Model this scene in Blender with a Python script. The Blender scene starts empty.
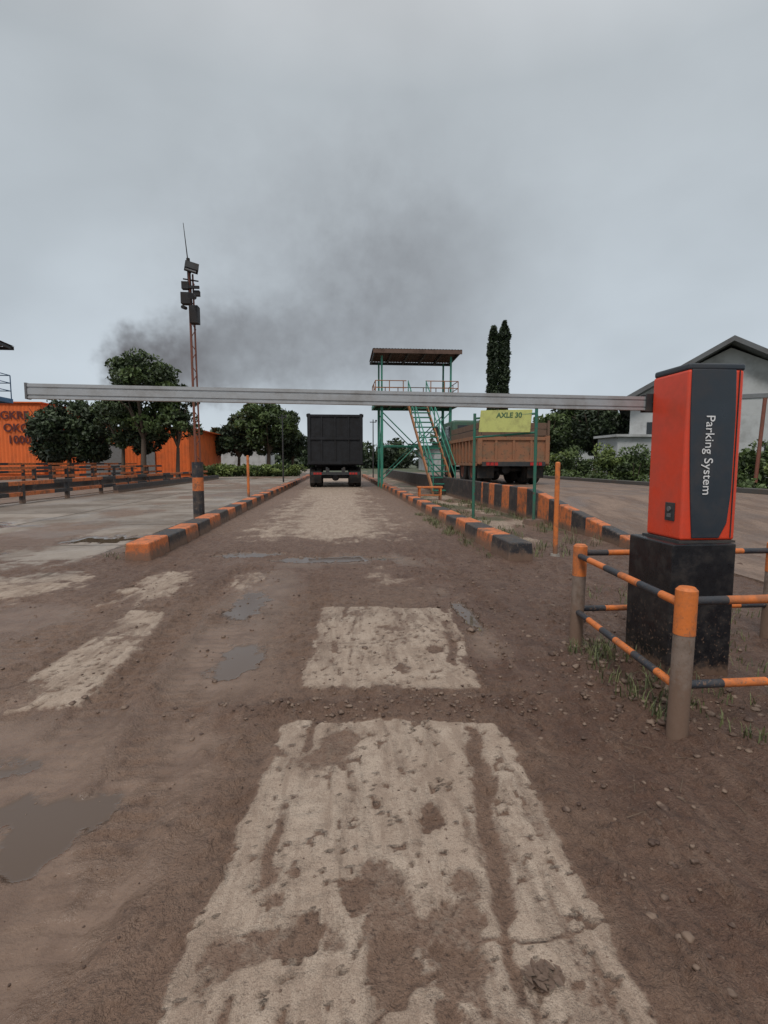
import bpy, math, random
import numpy as np
from mathutils import Vector, Matrix, Euler
random.seed(7); rng=np.random.default_rng(11)
scene=bpy.context.scene
R=math.radians

# ---------------------------------------------------------------- node helpers
class NT:
    def __init__(s,nt): s.nt=nt; s.L=nt.links
    def n(s,t,**k):
        x=s.nt.nodes.new(t)
        for a,b in k.items(): setattr(x,a,b)
        return x
    def put(s,sock,v):
        if v is None: return
        if hasattr(v,'is_output'): s.L.new(v,sock)
        else:
            if isinstance(v,(tuple,list)) and len(v)==3 and sock.type=='RGBA': v=(*v,1)
            sock.default_value=v
    def noise(s,vec,scale,detail=4,rough=.55,dist=0):
        x=s.n('ShaderNodeTexNoise'); s.put(x.inputs['Vector'],vec)
        x.inputs['Scale'].default_value=scale; x.inputs['Detail'].default_value=detail
        x.inputs['Roughness'].default_value=rough; x.inputs['Distortion'].default_value=dist
        return x.outputs[0]
    def math(s,op,a,b=None,c=None,clamp=False):
        x=s.n('ShaderNodeMath',operation=op,use_clamp=clamp)
        s.put(x.inputs[0],a)
        if b is not None: s.put(x.inputs[1],b)
        if c is not None: s.put(x.inputs[2],c)
        return x.outputs[0]
    def vmath(s,op,a,b=None):
        x=s.n('ShaderNodeVectorMath',operation=op)
        s.put(x.inputs[0],a)
        if b is not None: s.put(x.inputs[3] if op=='SCALE' else x.inputs[1],b)
        return x.outputs['Value'] if op in('LENGTH','DOT_PRODUCT') else x.outputs[0]
    def mix(s,f,a,b,mode='MIX'):
        x=s.n('ShaderNodeMix',data_type='RGBA',blend_type=mode)
        s.put(x.inputs[0],f); s.put(x.inputs[6],a); s.put(x.inputs[7],b)
        return x.outputs[2]
    def ss(s,v,lo,hi,a=0.,b=1.):
        x=s.n('ShaderNodeMapRange',interpolation_type='SMOOTHSTEP')
        s.put(x.inputs[0],v)
        x.inputs[1].default_value=lo; x.inputs[2].default_value=hi
        x.inputs[3].default_value=a; x.inputs[4].default_value=b
        return x.outputs[0]
    def bump(s,h,strength,dist):
        x=s.n('ShaderNodeBump'); s.put(x.inputs['Height'],h)
        x.inputs['Strength'].default_value=strength; x.inputs['Distance'].default_value=dist
        return x.outputs[0]
    def scalev(s,vec,sc):
        x=s.n('ShaderNodeMapping'); s.put(x.inputs['Vector'],vec); x.inputs['Scale'].default_value=sc
        return x.outputs[0]

MUD=(.175,.108,.074)
def newmat(name):
    m=bpy.data.materials.new(name); m.use_nodes=True; m.node_tree.nodes.clear()
    t=NT(m.node_tree); o=t.n('ShaderNodeOutputMaterial'); b=t.n('ShaderNodeBsdfPrincipled')
    t.L.new(b.outputs[0],o.inputs[0]); return m,t,b
def paint(name,col,rough=.5,dirt=.35,scale=6,metal=0,mudz=0.,bump=.15,dirtcol=None,chip=None):
    m,t,b=newmat(name)
    geo=t.n('ShaderNodeNewGeometry'); P=geo.outputs['Position']
    n1=t.noise(P,scale,4,.62); n2=t.noise(P,scale*7,2,.6)
    dc=dirtcol or (.12,.085,.062)
    f=t.math('MULTIPLY',t.ss(n1,.42,.72),dirt)
    c=t.mix(f,(*col,1),(*dc,1))
    c=t.mix(t.math('MULTIPLY',n2,.28),c,t.mix(1.,c,(.45,.45,.45,1),'MULTIPLY'))
    if chip:
        c=t.mix(t.ss(t.noise(P,scale*3.1,4,.7),.60,.64),c,(*chip,1))
    if mudz>0:
        z=t.n('ShaderNodeSeparateXYZ'); t.put(z.inputs[0],P)
        k=t.math('SUBTRACT',t.math('ADD',mudz,t.math('MULTIPLY',t.math('SUBTRACT',t.noise(P,22,4,.7),.5),mudz*2.0)),z.outputs[2])
        mf=t.math('MULTIPLY',t.ss(k,-.35*mudz,.45*mudz),.88)
        c=t.mix(mf,c,(*MUD,1))
        sp=t.math('MULTIPLY',t.ss(t.noise(P,60,2,.6),.60,.66),t.ss(z.outputs[2],mudz*5,mudz))
        c=t.mix(t.math('MULTIPLY',sp,.8),c,(*MUD,1))
    t.put(b.inputs['Base Color'],c); b.inputs['Metallic'].default_value=metal
    t.put(b.inputs['Roughness'],t.ss(n1,.3,.75,rough-.08,min(1,rough+.25)))
    if bump>0: t.put(b.inputs['Normal'],t.bump(n2,bump,.01))
    return m

# ---------------------------------------------------------------- mesh builder
class MB:
    def __init__(s): s.v=[];s.f=[];s.m=[]
    def quadbox(s,pts,mi=0):
        o=len(s.v); s.v+= [tuple(p) for p in pts]
        for q in ((0,3,2,1),(4,5,6,7),(0,1,5,4),(1,2,6,5),(2,3,7,6),(3,0,4,7)):
            s.f.append(tuple(o+i for i in q)); s.m.append(mi)
    def box(s,c,sz,mi=0,rot=None,taper=1.):
        x,y,z=[k/2 for k in sz]; pts=[]
        for zz in(-z,z):
            k=1. if zz<0 else taper
            for a,b in((-x,-y),(x,-y),(x,y),(-x,y)):
                p=Vector((a*k,b*k,zz))
                if rot is not None: p=rot@p
                pts.append(p+Vector(c))
        s.quadbox(pts,mi)
    def b2(s,a,b,mi=0):
        s.box([(a[i]+b[i])/2 for i in range(3)],[abs(b[i]-a[i]) for i in range(3)],mi)
    def cyl(s,p0,p1,r0,r1=None,n=12,mi=0,cap=True):
        if r1 is None:r1=r0
        p0=Vector(p0);p1=Vector(p1);d=(p1-p0).normalized()
        a=d.orthogonal().normalized(); b=d.cross(a); o=len(s.v)
        for p,r in((p0,r0),(p1,r1)):
            for i in range(n):
                t=2*math.pi*i/n; s.v.append(tuple(p+a*math.cos(t)*r+b*math.sin(t)*r))
        for i in range(n):
            j=(i+1)%n; s.f.append((o+i,o+j,o+n+j,o+n+i)); s.m.append(mi)
        if cap:
            s.f.append(tuple(o+i for i in reversed(range(n)))); s.m.append(mi)
            s.f.append(tuple(o+n+i for i in range(n))); s.m.append(mi)
    def lathe(s,c,axis,prof,n=24,mi=0):
        c=Vector(c);d=Vector(axis).normalized();a=d.orthogonal().normalized();b=d.cross(a);o=len(s.v);k=len(prof)
        for i in range(n):
            t=2*math.pi*i/n
            for r,x in prof: s.v.append(tuple(c+d*x+(a*math.cos(t)+b*math.sin(t))*r))
        for i in range(n):
            j=(i+1)%n
            for q in range(k-1):
                s.f.append((o+i*k+q,o+j*k+q,o+j*k+q+1,o+i*k+q+1)); s.m.append(mi)
    def poly(s,pts,mi=0):
        o=len(s.v); s.v+=[tuple(p) for p in pts]; s.f.append(tuple(range(o,o+len(pts)))); s.m.append(mi)
    def prism(s,pts,d,mi=0):
        d=Vector(d);n=len(pts);o=len(s.v)
        s.v+=[tuple(p) for p in pts]+[tuple(Vector(p)+d) for p in pts]
        s.f.append(tuple(o+i for i in reversed(range(n))));s.m.append(mi)
        s.f.append(tuple(o+n+i for i in range(n)));s.m.append(mi)
        for i in range(n):
            j=(i+1)%n; s.f.append((o+i,o+j,o+n+j,o+n+i)); s.m.append(mi)
    def done(s,name,mats,parent=None,bevel=0,smooth=False,seg=2):
        me=bpy.data.meshes.new(name); me.from_pydata(s.v,[],s.f)
        if not isinstance(mats,(list,tuple)): mats=[mats]
        for m in mats: me.materials.append(m)
        me.polygons.foreach_set('material_index',s.m)
        if smooth: me.polygons.foreach_set('use_smooth',[True]*len(s.f))
        me.update()
        import bmesh
        bm=bmesh.new(); bm.from_mesh(me); bmesh.ops.recalc_face_normals(bm,faces=bm.faces); bm.to_mesh(me); bm.free()
        ob=bpy.data.objects.new(name,me); scene.collection.objects.link(ob)
        if parent: ob.parent=parent
        if bevel:
            md=ob.modifiers.new('bevel','BEVEL'); md.width=bevel; md.segments=seg; md.limit_method='ANGLE'
        if smooth:
            md=ob.modifiers.new('es','EDGE_SPLIT'); md.split_angle=R(40)
        return ob
def empty(name,loc=(0,0,0),rz=0):
    e=bpy.data.objects.new(name,None); scene.collection.objects.link(e); e.empty_display_size=.2; e.location=loc; e.rotation_euler=(0,0,rz); return e
def text(body,size,mat,M,parent,name,ext=.002,align='CENTER',bold=0):
    c=bpy.data.curves.new(name,'FONT'); c.body=body; c.size=size; c.extrude=ext; c.offset=bold
    c.align_x=align; c.align_y='CENTER'
    o=bpy.data.objects.new(name,c); scene.collection.objects.link(o); o.matrix_world=M
    c.materials.append(mat)
    if parent: o.parent=parent
    return o
FACE=Matrix.Rotation(R(90),4,'X')   # faces -Y, reads +X

# ---------------------------------------------------------------- materials
ORANGE=paint('orange_paint',(.64,.17,.045),.6,.85,7,mudz=.12,chip=(.12,.08,.06))
BLACKP=paint('black_paint',(.022,.023,.028),.5,.7,7,mudz=.10,chip=(.14,.11,.09))
ORANGE2=paint('orange_rail_paint',(.70,.19,.04),.5,.6,12,mudz=.16)
BLACK2=paint('black_rail_paint',(.03,.035,.045),.5,.3,12,mudz=.16)
POSTGREY=paint('muddy_post',(.24,.18,.145),.7,.8,14,mudz=.3)
REDORANGE=paint('cabinet_red',(.74,.066,.025),.32,.25,4,mudz=0,bump=.03)
DARKGREY=paint('cabinet_grey',(.024,.034,.046),.34,.2,5,bump=.03)
PEDB=paint('pedestal_black',(.007,.008,.011),.34,.2,14,mudz=.11,bump=.06)
WHITE=paint('white_lettering',(.8,.8,.8),.5,.05,5,bump=0)
RUBBER=paint('rubber',(.02,.02,.02),.8,.5,7)
ALU=paint('aluminium_paint',(.42,.43,.44),.42,.4,8,metal=.3,bump=.05,dirtcol=(.20,.18,.16))
ALUD=paint('aluminium_groove',(.16,.16,.165),.5,.2,8,metal=.3)
GREEN=paint('green_steel',(.02,.15,.10),.5,.35,5,chip=(.12,.07,.05))
RUST=paint('rusty_sheet',(.13,.075,.055),.75,.6,3,dirtcol=(.06,.04,.032))
RUSTP=paint('rusty_pole',(.20,.065,.04),.7,.5,10)
DARKST=paint('dark_steel',(.03,.033,.036),.55,.4,5)
YELLOW=paint('sign_yellow',(.48,.50,.15),.5,.35,6)
SIGNTX=paint('sign_text',(.05,.12,.05),.6,.05,5,bump=0)
BLUE=paint('blue_steel',(.06,.16,.30),.5,.3,5)
CONC=paint('concrete_block',(.30,.27,.24),.85,.6,5)
GLASS=paint('dark_glass',(.02,.025,.03),.12,.1,5,bump=0)
REDL=paint('red_lens',(.45,.02,.015),.3,.1,5)
TRBLK=paint('truck_black',(.006,.007,.010),.72,.5,3,dirtcol=(.022,.019,.017))
TRORG=paint('truck_orange',(.30,.13,.065),.75,.9,4,dirtcol=(.20,.135,.085),chip=(.09,.05,.035))
TRWOOD=paint('truck_board',(.15,.09,.06),.8,.5,3)
WALLO=paint('orange_wall',(.78,.155,.03),.7,.3,1)
WALLW=paint('white_wall',(.50,.51,.51),.8,.6,1,dirtcol=(.24,.23,.215))
ROOFG=paint('grey_roof',(.13,.135,.14),.6,.5,1,dirtcol=(.09,.07,.06))
BARK=paint('bark',(.10,.075,.055),.9,.4,4)

# ---------------------------------------------------------------- numpy noise
def h2(i,j,s):
    n=(i.astype(np.int64)*374761393+j.astype(np.int64)*668265263+s*974711)&0xffffffff
    n=((n^(n>>13))*1274126177)&0xffffffff
    n=(n^(n>>16))&0xffffff
    return n/float(0xffffff)
def vn(x,y,s=0):
    i=np.floor(x);j=np.floor(y);fx=x-i;fy=y-j;fx=fx*fx*(3-2*fx);fy=fy*fy*(3-2*fy)
    a=h2(i,j,s);b=h2(i+1,j,s);c=h2(i,j+1,s);d=h2(i+1,j+1,s)
    return (a*(1-fx)+b*fx)*(1-fy)+(c*(1-fx)+d*fx)*fy
def fbm(x,y,s=0,o=5,g=.5):
    r=0;a=1;t=0
    for k in range(o):
        r=r+a*vn(x*2**k+17.3*k,y*2**k-9.1*k,s+k); t+=a; a*=g
    return r/t
def sst(v,a,b):
    t=np.clip((v-a)/(b-a),0,1); return t*t*(3-2*t)
def polysd(x,y,pts):
    d=np.full(x.shape,-1e9); n=len(pts)
    cx=sum(p[0] for p in pts)/n; cy=sum(p[1] for p in pts)/n
    for i in range(n):
        a=pts[i];b=pts[(i+1)%n]; nx=b[1]-a[1]; ny=-(b[0]-a[0]); l=math.hypot(nx,ny); nx/=l; ny/=l
        if (cx-a[0])*nx+(cy-a[1])*ny>0: nx=-nx;ny=-ny
        d=np.maximum(d,(x-a[0])*nx+(y-a[1])*ny)
    return d
def linesd(x,y,pts):
    d=np.full(x.shape,1e9)
    for (ax,ay),(bx,by) in zip(pts[:-1],pts[1:]):
        vx,vy=bx-ax,by-ay; t=np.clip(((x-ax)*vx+(y-ay)*vy)/(vx*vx+vy*vy),0,1)
        d=np.minimum(d,np.hypot(x-ax-vx*t,y-ay-vy*t))
    return d

# ---------------------------------------------------------------- ground
def axis_y():
    y=[-80,-40,-20,-10,-5,-2.5,-1,-.3,.2,.5]; c=.62
    while c<900:
        y.append(c)
        c+= .009 if c<1.8 else (.005*c if c<7 else (.012*c if c<60 else .06*c))
    return np.array(y)
def axis_x():
    p=[];c=.0
    while c<700:
        p.append(c); c+= .012 if c<1.6 else (.0085*c if c<5 else (.022*c if c<30 else .09*c))
    p=np.array(p); return np.concatenate([-p[:0:-1],p])+.15
ys=axis_y(); xs=axis_x()
X,Y=np.meshgrid(xs,ys)
en=(fbm(X*5,Y*5,3,6,.6)-.5); en2=(fbm(X*22,Y*18,4,4,.6)-.5)
slabs=[ # pts, softness, edge noise, strength
 ([(-.49,.3),(.66,.3),(.74,2.26),(-.26,2.34)],.035,.09,1),
 ([(-.225,2.68),(.77,2.6),(.93,4.15),(-.16,4.28)],.045,.12,1),
 ([(-1.72,2.5),(-1.23,2.55),(-1.33,4.26),(-1.69,4.30)],.06,.14,1),
 ([(-1.75,8.0),(1.35,7.6),(1.7,48),(-1.9,48)],1.2,1.6,1),
 ([(.15,4.9),(.75,4.9),(.7,6.0),(.3,6.1)],.3,.7,.55),
 ([(-2.1,4.4),(-1.45,4.5),(-1.5,5.9),(-2.0,5.9)],.2,.5,.9),
 ([(-6.5,4.4),(-2.4,4.7),(-2.6,5.9),(-7.5,5.7)],.3,.9,.85),
 ([(-1.1,4.9),(-.7,4.9),(-.75,5.8),(-1.1,5.8)],.2,.5,.6),
 ([(-4.2,2.7),(-2.6,3.0),(-2.6,4.2),(-4.6,4.2)],.5,.9,.65)]
C=np.zeros_like(X)
for pts,w,amp,st_ in slabs:
    d=polysd(X,Y,pts); C=np.maximum(C,sst(-(d+en*amp+en2*amp*.4),-w*.4,w)*st_)
st=fbm(X*9+en*1.0,Y*1.3,21,5,.6); st2=fbm(X*26+en*1.5,Y*2.4,23,4,.6); bl=fbm(X*3.6,Y*3.,33,6,.62); sp_=fbm(X*30,Y*26,37,3,.6)
near=1-sst(Y,4.5,7)
smear=np.maximum(sst(st,.56,.66)*.50, sst(bl,.60,.68)*.62); smear=np.maximum(smear,sst(st2,.60,.72)*.35)
smear=np.maximum(smear,sst(sp_,.67,.73)*.7)
def band(x0,x1,w): return np.exp(-((X-(x0+(x1-x0)*(Y-1)/1.3)+en*.10)/w)**2)
smear=np.maximum(smear,band(-.26,-.13,.026)*sst(fbm(X*6,Y*3.2,5,5,.6),.38,.54)*.85)
smear=np.maximum(smear,band(-.10,.0,.016)*sst(fbm(X*6,Y*3.2,6,5,.6),.42,.56)*.6)
smear=np.maximum(smear,band(.42,.60,.042)*sst(fbm(X*6,Y*3.6,9,5,.6),.34,.50)*.95)
for (px,py,r) in [(.30,1.62,.085),(.06,1.36,.05),(.13,1.10,.07),(.28,1.12,.06),(.12,1.70,.02),(-.02,1.5,.02),(.22,1.0,.08),(.44,1.05,.05),(-.1,1.22,.02),(.35,2.9,.05),(.62,3.2,.05)]:
    q=np.sqrt(((X-px)*1.1)**2+((Y-py)*.75)**2)+en*.17+en2*.09
    smear=np.maximum(smear,(1-sst(q,r*.6,r*1.1))*.9)
lug=np.sin(Y*2*math.pi/.07+np.abs(np.sin((X+en*.05)*11))*3)
for wx in(-.16,.55):
    smear=np.maximum(smear,np.exp(-((X-wx-.05*np.sin(Y*1.3))/.08)**4)*sst(lug,.0,.9)*.22*sst(fbm(X*1.5,Y*1.5,44),.42,.62))
C*=1-smear*near
C*=1-.35*sst(bl,.48,.68)*(1-near)*(X>-2.5)
for wx in(-.85,.75): C*=1-.35*np.exp(-((X-wx)/.28)**2)*sst(Y,6.5,8)*(1-sst(Y,16,24))
yard=sst(-(X+2.95+en*.6),0,.25)*sst(Y+en*2.2,5.6,7.4)*(1-sst(Y,90,110))*(1-sst(-X,34,37))
yard*=(1-.6*sst(fbm(X*.6,Y*.35,51,6,.6),.46,.62))
C=np.maximum(C,yard*.92)
strip=sst(X,2.4,2.6)*(1-sst(X,4.0,4.2))*sst(Y,6.5,8)*.6*(1-sst(fbm(X*1.4,Y*.8,61),.45,.6))
C=np.maximum(C,strip)
wet=np.exp(-((X+.72+.05*np.sin(Y*2))/.28)**2)*sst(Y,2.2,3.0)*(1-sst(Y,4.8,6.5))*1.15
wet=np.maximum(wet,(1-sst(X+en*.5,-.72,-.40))*(1-sst(Y,2.1,2.9))*.95)
wet=np.maximum(wet,np.exp(-((X-1.0)/.14)**2)*sst(Y,2.5,3.2)*(1-sst(Y,4.5,6))*.8)
wet=np.maximum(wet,(1-sst(X,-2.2,-1.7))*sst(Y,2.3,2.8)*(1-sst(Y,4.2,5))*.65)
wet=np.maximum(wet,np.exp(-((Y-6.4)/.5)**2-((X-.2)/1.6)**2)*.75)
wet=np.maximum(wet,.6*sst(fbm(X*.35,Y*.3,77,4),.48,.62)*(X<-2.9)*sst(Y,6,8))
wet*=.35+.9*sst(fbm(X*2.4,Y*1.2,71,6,.6),.34,.60)
wet=np.clip(wet,0,.95)
# standing water
pud=np.zeros_like(X)
for (px,py,rx_,ry_) in [(-.62,3.15,.15,.42),(-.78,4.35,.16,.5),(-.95,1.75,.20,.22),(-1.5,2.1,.25,.16),(1.02,3.9,.08,.4),(-.1,6.5,.8,.22),(-1.2,6.9,.5,.2),(-3.6,8.5,.7,.5),(-5.5,7.3,1.1,.35),(-7.5,10.5,1.6,.8)]:
    q=np.sqrt(((X-px)/rx_)**2+((Y-py)/ry_)**2)+en*1.6+en2*.5
    pud=np.maximum(pud,1-sst(q,.80,1.02))
wet=np.maximum(wet,pud*1.0); C=C*(1-.95*pud)
red=sst(X+en*.6,.55,1.1)*(1-sst(Y,7,10))+.7*sst(Y,4.2,5.5)*(1-sst(Y,8,10))+.6*np.exp(-((Y-2.47)/.12)**2)
red=np.clip(red,0,1)
grass=sst(X+en*2,10.1,10.6)*.95
grass=np.maximum(grass,sst(Y,48,60)*(1-C)*.9)
grass=np.maximum(grass,sst(X,2.35,2.6)*(1-sst(X,3.9,4.3))*sst(Y,7,9)*(.6*sst(fbm(X*1.5,Y,81),.42,.6)))
grass=np.maximum(grass,sst(-X,36,40)*.9)
mud=1-np.clip(C*1.3,0,1); nearm=1-sst(Y,8,14)
Z=np.zeros_like(X)
rough_m=.036*(fbm(X*3,Y*2.4,91,5,.55)-.5)+.042*(fbm(X*11,Y*9,95,5,.62)-.5)
clod=np.clip(fbm(X*26,Y*24,131,3,.6)-.55,0,1)*.09*sst(fbm(X*2.1,Y*1.7,133,3),.40,.60)
calm=1-.85*np.clip(wet*1.4,0,1)
Z+=mud*(rough_m+clod)*calm*nearm
def rut(x0,w,dep,a=.05,f=1.1,ph=0,tr=1): 
    u=(X-(x0+a*np.sin(Y*f+ph)))/w
    lug=np.sign(np.sin(Y*2*math.pi/.085+np.abs(u)*1.8))*(np.abs(u)<1.0)*.0045*tr
    return -dep*np.exp(-u**4)+dep*.6*np.exp(-((np.abs(u)-1.45)/.3)**2)+lug
trk=.35+1.0*sst(fbm(X*1.2,Y*.7,98,3),.35,.6)
rr=rut(-.80,.13,.018)+rut(.93,.12,.024,.05,1.3,1)+rut(-1.12,.11,.015,.06,.9,2)+rut(1.28,.11,.018,.05,.8,.5)+rut(-2.0,.12,.014,.08,.7,3)+rut(.1,.1,.008,.3,.5,2)
Z+=mud*rr*nearm*trk*(.35+.65*calm)
Z+=.040*np.exp(-((Y-2.47)/.085)**2)*(np.abs(X-.25)<1.1)*fbm(X*12,Y*12,97,5,.7)*mud
hx=np.maximum(np.abs(X-1.92)-.17,0); hy=np.maximum(np.abs(Y-2.75)-.2,0)
Z+=.085*np.exp(-(np.hypot(hx,hy)/.15)**2)*fbm(X*7,Y*7,141,5,.62)*1.2
Z+=(1-mud)*(.014+.003*(fbm(X*9,Y*9,171,4)-.5))*nearm
Z+=-.012*wet*mud*nearm
q=np.hypot(X+.50,Y-1.06)+en2*.01; Z+=.006*np.exp(-((q-.05)/.012)**2)-.006*np.exp(-(q/.035)**2)
wob=en*.05
for pl in ([(.05,.98),(.17,1.09),(.26,1.10),(.36,1.17),(.52,1.16),(.7,1.2)],[(-.18,3.4),(.2,3.33),(.5,3.45),(.9,3.36)]):
    dd=linesd(X+wob,Y+wob,pl); g_=np.exp(-(dd/.006)**2); C*=1-.7*g_; Z-=.005*g_
Z=Z*(1-pud)+pud*(-.016)
nx,ny=len(xs),len(ys)
co=np.stack([X,Y,Z],-1).reshape(-1,3).astype(np.float32)
i=np.arange((ny-1)*(nx-1)); r_=i//(nx-1); c_=i%(nx-1); a=r_*nx+c_
F=np.stack([a,a+1,a+nx+1,a+nx],-1).astype(np.int32)
me=bpy.data.meshes.new('ground'); me.vertices.add(len(co)); me.vertices.foreach_set('co',co.ravel())
me.loops.add(F.size); me.loops.foreach_set('vertex_index',F.ravel())
me.polygons.add(len(F)); me.polygons.foreach_set('loop_start',np.arange(len(F),dtype=np.int32)*4)
me.polygons.foreach_set('use_smooth',np.ones(len(F),dtype=bool))
me.update(calc_edges=True)
at=me.color_attributes.new('mask','FLOAT_COLOR','POINT')
at.data.foreach_set('color',np.stack([C,wet,red,grass],-1).astype(np.float32).ravel())
at=me.attributes.new('puddle','FLOAT','POINT'); at.data.foreach_set('value',pud.astype(np.float32).ravel())
ground=bpy.data.objects.new('ground',me); scene.collection.objects.link(ground)

def ground_mat():
    m,t,b=newmat('ground_mud_concrete')
    at=t.n('ShaderNodeAttribute',attribute_name='mask'); sp=t.n('ShaderNodeSeparateColor'); t.put(sp.inputs[0],at.outputs['Color'])
    Cm,Wm,Rm=sp.outputs; Gm=at.outputs['Alpha']
    Pu=t.n('ShaderNodeAttribute',attribute_name='puddle').outputs['Fac']
    P=t.n('ShaderNodeNewGeometry').outputs['Position']
    Pl=t.scalev(P,(1,.22,1))
    n2=t.noise(P,14,5,.68); n3=t.noise(P,70,4,.7); n4=t.noise(Pl,14,5,.65,.5); n5=t.noise(P,280,2,.65); n6=t.noise(P,4,5,.65)
    mudc=t.mix(t.ss(n6,.3,.7),(.165,.098,.066),(.240,.153,.106))
    mudr=t.mix(t.ss(n6,.3,.7),(.092,.046,.030),(.165,.090,.059))
    c=t.mix(t.math('MULTIPLY',Rm,.9),mudc,mudr)
    c=t.mix(t.math('MULTIPLY',t.ss(n6,.50,.60),.38),c,(.084,.046,.031))
    c=t.mix(t.math('MULTIPLY',t.ss(n4,.50,.68),.32),c,(.26,.175,.126))
    c=t.mix(t.math('MULTIPLY',t.ss(n2,.53,.64),.45),c,(.068,.038,.026))
    c=t.mix(t.math('MULTIPLY',t.ss(n3,.56,.66),.36),c,(.27,.19,.142))
    c=t.mix(t.math('MULTIPLY',t.ss(n3,.45,.34),.6),c,(.045,.026,.019))
    c=t.mix(t.math('MULTIPLY',t.ss(Wm,.2,.7),.75),c,t.mix(t.ss(n6,.35,.65),(.138,.086,.059),(.200,.132,.094)))
    c=t.mix(Pu,c,(.105,.070,.050))
    cc=t.mix(t.ss(n6,.3,.72),(.335,.25,.190),(.43,.34,.268))
    cc=t.mix(t.math('MULTIPLY',t.ss(n4,.46,.60),.55),cc,(.22,.152,.110))
    cc=t.mix(t.math('MULTIPLY',t.ss(n2,.52,.62),.36),cc,(.21,.145,.105))
    cc=t.mix(t.math('MULTIPLY',t.ss(n3,.53,.62),.45),cc,(.18,.124,.09))
    cc=t.mix(t.math('MULTIPLY',t.ss(n5,.54,.62),.42),cc,(.11,.083,.064))
    cc=t.mix(t.math('MULTIPLY',t.ss(n5,.44,.34),.25),cc,(.52,.45,.38))
    br=t.n('ShaderNodeTexBrick'); t.put(br.inputs['Vector'],P); br.inputs['Scale'].default_value=1
    br.inputs['Brick Width'].default_value=3.1; br.inputs['Row Height'].default_value=2.6; br.inputs['Mortar Size'].default_value=.035; br.offset=.0
    br.inputs['Color1'].default_value=(1,1,1,1); br.inputs['Color2'].default_value=(.72,.72,.72,1); br.inputs['Mortar'].default_value=(.3,.27,.24,1)
    sx=t.n('ShaderNodeSeparateXYZ'); t.put(sx.inputs[0],P)
    ymask=t.math('MULTIPLY',t.ss(sx.outputs[0],-2.6,-3.0),t.ss(sx.outputs[1],5.2,6))
    cyard=t.mix(.75,cc,t.mix(t.ss(t.noise(P,.5,5,.65),.40,.60),(.165,.132,.106),(.32,.28,.243)))
    cc=t.mix(ymask,cc,t.mix(1.,cyard,br.outputs[0],'MULTIPLY'))
    k=t.math('ADD',Cm,t.math('ADD',t.math('MULTIPLY',t.math('SUBTRACT',n2,.5),.8),t.math('MULTIPLY',t.math('SUBTRACT',n3,.5),.7)))
    kf=t.ss(k,.30,.66)
    c=t.mix(kf,c,cc)
    gc=t.mix(t.ss(n2,.3,.7),(.035,.05,.018),(.085,.095,.04))
    gk=t.ss(t.math('ADD',Gm,t.math('MULTIPLY',t.math('SUBTRACT',n2,.5),.8)),.4,.7)
    c=t.mix(gk,c,gc)
    t.put(b.inputs['Base Color'],c)
    wr=t.math('MULTIPLY',Wm,t.math('SUBTRACT',1.,t.math('MULTIPLY',kf,t.math('SUBTRACT',1.,t.math('MULTIPLY',ymask,.6)))))
    wn=t.math('ADD',wr,t.math('MULTIPLY',t.math('SUBTRACT',n6,.5),.7))
    base=t.mix(kf,t.mix(t.ss(n2,.4,.6),(.50,)*3,(.66,)*3),(.74,)*3)
    rg=t.mix(t.ss(wn,.15,.55),base,(.30,)*3); rg=t.mix(t.ss(Pu,.35,.8),rg,(.05,)*3)
    t.put(b.inputs['Roughness'],rg); b.inputs['Specular IOR Level'].default_value=.5
    h=t.math('ADD',t.math('MULTIPLY',t.noise(P,16,4,.7),.55),t.math('MULTIPLY',t.noise(P,95,3,.7),.42))
    amp=t.math('MULTIPLY',t.math('SUBTRACT',1.,t.math('MULTIPLY',Cm,.7)),t.math('SUBTRACT',1.,t.math('MULTIPLY',Wm,.88)))
    amp=t.math('MULTIPLY',amp,t.math('SUBTRACT',1.,Pu))
    t.put(b.inputs['Normal'],t.bump(t.math('MULTIPLY',h,amp),1.,.05))
    return m
me.materials.append(ground_mat())

def road_mat():
    m,t,b=newmat('road_surface'); P=t.n('ShaderNodeNewGeometry').outputs['Position']
    n1=t.noise(P,1.2,5,.6); n2=t.noise(P,30,3,.65); n4=t.noise(t.scalev(P,(1,.2,1)),3,5,.6)
    c=t.mix(t.ss(n1,.3,.7),(.155,.098,.070),(.245,.172,.13)); c=t.mix(t.math('MULTIPLY',t.ss(n4,.45,.6),.6),c,(.105,.063,.044))
    c=t.mix(t.math('MULTIPLY',t.ss(n2,.5,.62),.4),c,(.075,.05,.036))
    t.put(b.inputs['Base Color'],c); t.put(b.inputs['Roughness'],t.ss(n1,.35,.6,.38,.8)); t.put(b.inputs['Normal'],t.bump(n2,.8,.02)); return m
RD=road_mat()
mb=MB()
prof=[(3.4,.004),(6.8,.03),(10.8,.48),(40,.48),(46,.01)]
x0,x1=4.25,9.75
for (ya,za),(yb,zb) in zip(prof[:-1],prof[1:]):
    mb.quadbox([(x0,ya,-.2),(x1,ya,-.2),(x1,yb,-.2),(x0,yb,-.2),(x0,ya,za),(x1,ya,za),(x1,yb,zb),(x0,yb,zb)])
mb.done('road',RD)

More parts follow.
